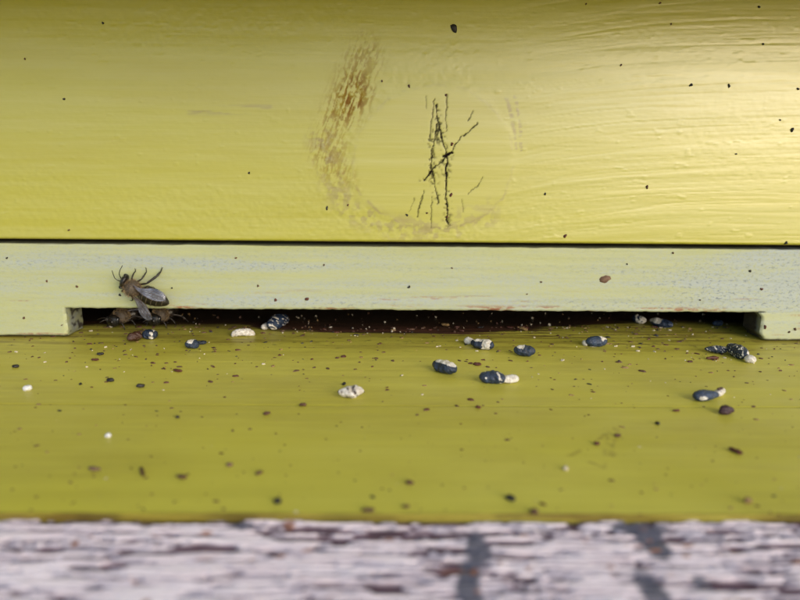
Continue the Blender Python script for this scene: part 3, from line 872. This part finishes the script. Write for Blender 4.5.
# ------------------------------------------------------------------ flecks stuck on the boards (pieces of the boards)
def fleck(parent, px, py, w, h, mat, y0, seed):
    p = on_wall(px, py, y0)
    k = mm_per_px(p)
    rng = np.random.RandomState(seed)
    n = 12
    th = np.linspace(0, 2*np.pi, n, endpoint=False)
    rad = .8+.35*rng.rand(n)+.22*np.sin(2*th+rng.rand()*6)+.12*np.sin(3*th+rng.rand()*6)
    V = []
    for s_, y in ((1., .12), (.85, -.16), (.45, -.30)):
        V += [(math.cos(t)*r*w*k/2*s_*.86, y, math.sin(t)*r*h*k/2*s_*.86) for t, r in zip(th, rad)]
    V.append((0, -.33, 0))
    F = []; T = []
    for a in (0, n):
        for i in range(n):
            j = (i+1) % n
            F.append((a+i, a+j, a+n+j, a+n+i))
    for i in range(n):
        T.append((2*n+i, 2*n+(i+1) % n, 3*n))
    o = mesh_np('fleck', np.array(V), [np.array(F), np.array(T)], mat, parent)
    o.location = Vector((p[0], y0, p[2]))*S
for i, (px, py, w, h, mt) in enumerate([
    (454, 28, 8.5, 9.5, MAT_BLACK), (64, 99, 3, 3.4, MAT_BLACK), (691, 85, 4, 4.5, MAT_BLACK), (729, 86, 3.2, 4.5, MAT_BLACK), (792, 130, 4.6, 4.6, MAT_BLACK),
    (759, 7, 3, 3, MAT_BLACK), (763, 44, 2.4, 2.6, MAT_BLACK), (798, 89, 3, 3, MAT_BLACK), (545, 194, 3, 3, MAT_BLACK), (565, 236, 5, 4.5, MAT_RUST),
    (786, 243, 4, 4, MAT_BLACK), (327, 208, 3, 4.5, MAT_BLACK), (348, 205, 2.6, 2.6, MAT_RUST), (451, 195, 3.6, 5, MAT_RUST), (407, 215, 3.2, 3.2, MAT_BLACK),
    (409, 86, 3.6, 3.8, MAT_BROWN), (382, 81, 2.4, 2.4, MAT_RUST), (446, 95, 3.2, 3.2, MAT_RUST), (373, 173, 2, 2, MAT_BLACK), (103, 23, 2.8, 3, MAT_BLACK),
    (249, 173, 3, 2.4, MAT_BLACK), (69, 230, 2.8, 2.4, MAT_BROWN), (25, 59, 2.2, 2.2, MAT_BROWN), (621, 65, 2.6, 2.4, MAT_RUST), (671, 24, 2.2, 2.2, MAT_BROWN),
    (780, 120, 2.2, 2.2, MAT_BLACK), (736, 154, 2.2, 2.2, MAT_BLACK), (647, 187, 3.2, 4, MAT_BROWN), (427, 213, 2.4, 2.4, MAT_RUST), (447, 217, 2.8, 2.8, MAT_RUST),
    (104, 188, 2, 2, MAT_BROWN), (232, 66, 2, 2, MAT_BROWN), (166, 31, 1.8, 1.8, MAT_BROWN), (660, 3, 3, 2.4, MAT_RUST), (586, 4, 2.4, 2, MAT_BROWN), (452, 144, 4.5, 4, MAT_RUST)]):
    if w > 2.1: fleck(front, px, py, w, h, mt, YB-.02, i)
for i, (px, py, w, h, mt) in enumerate([
    (605, 279, 12.5, 12, MAT_SPOT), (307, 299, 4.5, 5, MAT_RUST), (275.5, 300, 3, 5, MAT_RUST), (120, 295, 3.6, 3, MAT_BLACK), (750, 271, 3.2, 4, MAT_BLACK),
    (761.5, 289, 4, 3.6, MAT_RUST), (47, 281, 2.4, 2.6, MAT_BROWN), (77, 286.5, 4, 2.6, MAT_BROWN), (24, 318, 3.6, 3, MAT_BROWN), (7, 258, 2.6, 2.4, MAT_BLACK),
    (236, 258, 2.6, 2.4, MAT_RUST), (409, 287, 3.6, 3.6, MAT_BLACK), (541, 282, 2.6, 2.4, MAT_BROWN), (627, 264, 2, 2, MAT_BLACK), (765, 327, 3.6, 5, MAT_RUST),
    (789, 332, 2.6, 2.6, MAT_BROWN), (795, 329, 3, 4, MAT_BROWN), (172, 288, 2.4, 1.8, MAT_BLACK), (324, 265, 2.6, 2, MAT_BROWN), (258, 286, 3, 2.6, MAT_BROWN),
    (673, 253, 2.6, 2.4, MAT_BROWN), (527, 294, 2.2, 1.6, MAT_BROWN), (62, 325, 2, 1.6, MAT_BROWN), (452, 268, 2.2, 2, MAT_RUST), (700, 300, 2.2, 2, MAT_BROWN)]):
    fleck(strip, px, py, w, h, mt, .0, 100+i)

# ------------------------------------------------------------------ bees
def bee_materials():
    M = Mat('bee_body', 0.42, 0.5)
    mk = M.mask()
    n = M.noise(1200, (1, 1, 1), 4)
    c = M.mix(M.ramp(n, [(.3, 0.), (.7, 1.)]), (.006, .005, .005), (.016, .012, .010))
    c = M.mix(mk[0], c, (.21, .17, .12))
    c = M.mix(mk[1], c, (.085, .065, .05))
    M.color(c)
    M.rough(M.math('ADD', M.math('MULTIPLY', mk[1], .35), .34))
    M.bump(M.noise(3000, (1, 1, 1), 3), .4, .0001)
    body = M.m
    eye = plain('bee_eye', (.008, .008, .010), .16, .6, .2)
    leg = plain('bee_leg', (.018, .013, .011), .40, .5, .4)
    hair = plain('bee_hair', (.25, .175, .10), .8, .2, .4)
    W = Mat('bee_wing', .16, .8)
    W.color(W.mix(W.ramp(W.noise(420, (1, 1, 1), 3), [(.35, 0.), (.65, 1.)]), (.07, .07, .10), (.30, .32, .42)))
    W.b.inputs['Alpha'].default_value = .52
    W.bump(W.noise(700, (1, 1, 1), 3), .5, .0004)
    vein = plain('wing_vein', (.06, .035, .02), .4, .5)
    return body, eye, leg, hair, W.m, vein
BM = bee_materials()

def make_bee():
    root = empty('honey_bee')
    root.scale = (.92, .92, .92)
    # body: head, thorax and abdomen in one skin (x forward, y left, z up; z=0 is what it stands on)
    keys = [(-9.1, .05, 2.0), (-8.9, .45, 2.0), (-8.2, 1.05, 2.05), (-7.0, 1.62, 2.15), (-5.6, 2.0, 2.3), (-4.2, 2.15, 2.4), (-2.9, 1.95, 2.5), (-2.2, 1.35, 2.5), (-1.85, .62, 2.5),
            (-1.6, 1.1, 2.6), (-1.0, 1.75, 2.75), (0, 2.02, 2.85), (.9, 1.75, 2.75), (1.45, 1.1, 2.6), (1.72, .62, 2.5), (1.85, 1.2, 2.4), (2.15, 1.75, 2.3), (2.6, 1.85, 2.2), (3.05, 1.45, 2.1), (3.3, .75, 2.05), (3.4, .08, 2.0)]
    kx_, kr, kz_ = map(np.array, zip(*keys))
    xs = np.concatenate([np.linspace(-9.1, -1.85, 58), np.linspace(-1.8, 3.4, 54)])
    n = 30
    a = np.linspace(0, 2*np.pi, n, endpoint=False)
    R = np.interp(xs, kx_, kr)
    R = np.convolve(np.pad(R, 1, 'edge'), [.22, .56, .22], 'valid')
    Zc = np.interp(xs, kx_, kz_)
    segp = (xs+9.1)/1.15
    ridge = np.where(xs < -1.9, .035*(1-2*(segp % 1)), 0)
    head = ss(1.7, 2.0, xs)
    rows = []; mk = []
    for x, r, zc_, rd, hd, sp in zip(xs, R, Zc, ridge, head, segp):
        wy = 1.0+(.06 if x < -1.9 else 0)
        r2 = r*(1+rd)
        y = r2*wy*np.cos(a); z = r2*(1-.10*hd)*np.sin(a)*(1 if x > -1.9 else .93)
        y = y-.55*hd
        rows.append(np.stack([np.full(n, x), y, zc_+z], -1))
        band = (1-ss(.0, .20, sp % 1))*ss(.15, .4, r) if x < -1.95 else 0.
        thor = float(ss(-1.9, -1.5, x)*(1-ss(1.6, 1.8, x)))
        mk.append(np.stack([np.full(n, band*.8), np.full(n, thor*.8), np.zeros(n)], -1))
    Rr = np.array(rows); m_ = np.array(mk)
    i = np.arange(len(xs)*n).reshape(len(xs), n); j = np.roll(i, -1, 1)
    q = np.stack([i[:-1], i[1:], j[1:], j[:-1]], -1).reshape(-1, 4)
    mesh_np('body', Rr.reshape(-1, 3), [q[:, ::-1], i[0][None, :], i[-1][None, ::-1]], BM[0], root, m_.reshape(-1, 3))
    # eyes
    for sgn in (-1, 1):
        V, Q, T = lump_mesh(lambda t: ell(.5, 0)(t), 2.0, 2, .0, 1, 0, 18, 14)
        V = np.stack([V[:, 1]*.62, V[:, 2]*.55, V[:, 0]*1.12], -1)
        o = mesh_np('compound_eye', V, [Q, T], BM[1], root)
        o.location = Vector((2.55, sgn*1.42-.55, 2.30))*S
        o.rotation_euler = (sgn*-.25, 0, sgn*.35)
    # antennae, elbowed
    for pts in ([(3.15, -.85, 2.55), (3.6, -1.5, 3.1), (3.9, -2.1, 3.3), (4.05, -2.9, 3.2), (4.1, -4.1, 2.7)],
                [(3.15, -.25, 2.55), (3.9, -.35, 3.1), (4.5, -.6, 3.2), (5.2, -1.2, 3.0), (5.9, -1.8, 2.6)]):
        B = Builder(); B.tube(pts, [.13, .10, .10, .10, .08], 7)
        B.build('antenna', BM[2], root, masks=False)
    # legs: femur, tibia, basitarsus, foot
    R_ = [[(1.0, -1.0, 1.5), (1.3, -2.1, 1.9), (1.5, -3.0, 1.2), (1.6, -3.3, .25), (1.8, -3.6, .10)],
          [(.1, -1.2, 1.5), (-.9, -2.7, 2.0), (-1.0, -3.7, 1.4), (-.9, -4.5, .5), (-.4, -5.0, .12)],
          [(-.8, -1.1, 1.6), (-2.5, -2.4, 2.4), (-3.8, -4.9, 1.5), (-4.0, -6.1, .6), (-3.8, -6.8, .12)]]
    rads = [[.26, .25, .22, .15, .09], [.28, .26, .24, .16, .09], [.30, .30, .40, .24, .10]]
    for k_, (pl, rd) in enumerate(zip(R_, rads)):
        for sgn in (1, -1):
            pts = [(x, y*sgn, z) for x, y, z in pl]
            if sgn < 0:
                pts = [(x+(.9-.5*k_), y*.82, z) for x, y, z in pts]
            P_ = []; Q_ = []
            for s_ in range(len(pts)-1):
                a_ = np.array(pts[s_]); b_ = np.array(pts[s_+1])
                for t_ in (0, .15, .5, .85):
                    P_.append(a_+(b_-a_)*t_)
                    Q_.append((rd[s_]+(rd[s_+1]-rd[s_])*t_)*(.50 if t_ == 0 else .80))
            P_.append(np.array(pts[-1])); Q_.append(rd[-1]*.7)
            B = Builder(); B.tube(P_, np.array(Q_), 8)
            # small claws
            e = np.array(pts[-1]); d_ = e-np.array(pts[-2]); d_ /= np.linalg.norm(d_)
            for w_ in (-.14, .14):
                B.tube([e, e+d_*.18+np.array([w_, 0, .0]), e+d_*.28+np.array([w_*1.3, 0, -.08])], [.06, .05, .02], 5)
            B.build('leg', BM[2], root, masks=False)
    # fur on the thorax and back of the head
    rng = np.random.RandomState(3)
    V = []; F = []
    for t in range(1500):
        d = rng.normal(size=3); d /= np.linalg.norm(d)
        if d[2] < -.6: continue
        if t < 1150: c_ = np.array([0, 0, 2.85])+d*np.array([1.85, 2.0, 1.98]); l = .45+.35*rng.rand()
        elif t < 1300: c_ = np.array([2.2, -.55, 2.3])+d*np.array([.75, 1.7, 1.6]); l = .25+.2*rng.rand()
        else:
            c_ = np.array([-2.6, 0, 2.5])+d*np.array([.7, 1.75, 1.7]); l = .35+.25*rng.rand()
        dd = d+np.array([-.35, 0, 0])+.35*rng.normal(size=3); dd /= np.linalg.norm(dd)
        u = np.cross(dd, rng.normal(size=3)); u /= np.linalg.norm(u)
        k_ = len(V)
        V += [c_+u*.028, c_-u*.028, c_+dd*l]
        F.append((k_, k_+1, k_+2))
    mesh_np('fur', np.array(V), [np.array(F)], BM[3], root)['kind'] = 'stuff'
    # wings
    def wing(rt_, tip, width, side, lift):
        """root and tip in plan, blade spreading towards `side`"""
        rt_ = np.array(rt_); tip = np.array(tip)
        ax = tip-rt_; L = np.linalg.norm(ax); ax /= L
        sd_ = np.cross([0, 0, 1.], ax)*side; sd_ /= np.linalg.norm(sd_)
        nrm = np.cross(ax, sd_)
        if nrm[2] < 0: nrm = -nrm
        u = np.linspace(0, 1, 26); v = np.linspace(0, 1, 9)
        U, Vv = np.meshgrid(u, v, indexing='ij')
        full = width*(ss(0, .7, U)*.9+.10)
        lead = -.20*np.sin(np.pi*np.minimum(U, .9))*width
        rnd = np.sqrt(np.clip(1-np.clip((U-.66)/.34, 0, 1)**2, .0004, 1))
        mid = lead+full*.42
        lat = mid+(lead+full*Vv-mid)*rnd
        P = rt_+ax*(U*L)[..., None]+sd_*lat[..., None]+nrm*(.12*np.sin(Vv*9+U*3)*ss(0, .3, U)*.5+.25*np.sin(np.pi*U)*lift-.25*Vv**2)[..., None]
        B = Builder(); B.grid(P); B.grid(P-nrm*.02, None, True)
        o = B.build('wing', BM[4], root, masks=False)
        VB = Builder()
        for vv in (0., .22, .45, .7):
            s_ = np.linspace(0.02, .96-.25*vv, 14)
            ii = (s_*25).astype(int); jj = min(8, int(round(vv*8)))
            VB.tube(P[ii, np.full(14, jj)]+nrm*.02, .055 if vv == 0 else .035, 5)
        for uu, v0, v1 in ((.45, 0, 3), (.6, 2, 6), (.72, 0, 4), (.55, 4, 7)):
            r_ = int(uu*25)
            VB.tube(P[[r_, r_+1, r_+2], [v0, (v0+v1)//2, v1]]+nrm*.02, .03, 5)
        VB.build('vein', BM[5], o, masks=False)
    wing((-.5, -1.1, 4.55), (-8.5, -.55, 5.0), 2.9, 1, 1)
    wing((-1.2, -.9, 4.35), (-6.6, -1.1, 4.7), 2.0, 1, 1)
    wing((-.9, 1.25, 4.35), (-7.6, 3.9, 3.9), 2.5, -1, .6)
    wing((-1.4, 1.1, 4.15), (-6.0, 2.6, 3.8), 1.8, -1, .6)
    return root

def copy_tree(o, parent=None):
    c_ = o.copy(); COL.objects.link(c_)
    if parent is not None: c_.parent = parent
    for ch in [x for x in bpy.data.objects if x.parent == o]:
        copy_tree(ch, c_)
    return c_
bee = make_bee()
bees = [bee, copy_tree(bee), copy_tree(bee)]
GB = 'honey bees at the hive entrance'
for b_, lb in zip(bees, ['honey bee with folded bluish wings clinging head-left to the pale entrance strip',
                         'honey bee peering out of the slot, nearest its left corner',
                         'honey bee facing out of the slot directly below the bee on the strip']):
    tag(b_, lb, 'bee', GB)
def place(b_, origin, f, up):
    f = Vector(f).normalized(); up = Vector(up); up = (up-f*up.dot(f)).normalized()
    l = up.cross(f)
    m_ = Matrix((( f.x, l.x, up.x, origin[0]*S), (f.y, l.y, up.y, origin[1]*S), (f.z, l.z, up.z, origin[2]*S), (0, 0, 0, 1)))
    b_.location = m_.to_translation(); b_.rotation_euler = m_.to_euler()
p = on_wall(132, 288.3, -2.85)
place(bees[0], (p[0], -.12, p[2]), (-.898, 0, .44), (0, -1, 0))
p = on_floor(113, 318, 2.85)
place(bees[1], (p[0]+.8, 9.8, 0.0), (-.30, -1, -.04), (0, 0, 1))
p = on_wall(158, 316, 9.5)
place(bees[2], (p[0], 11.2, 0.0), (-.12, -1, -.05), (0, 0, 1))
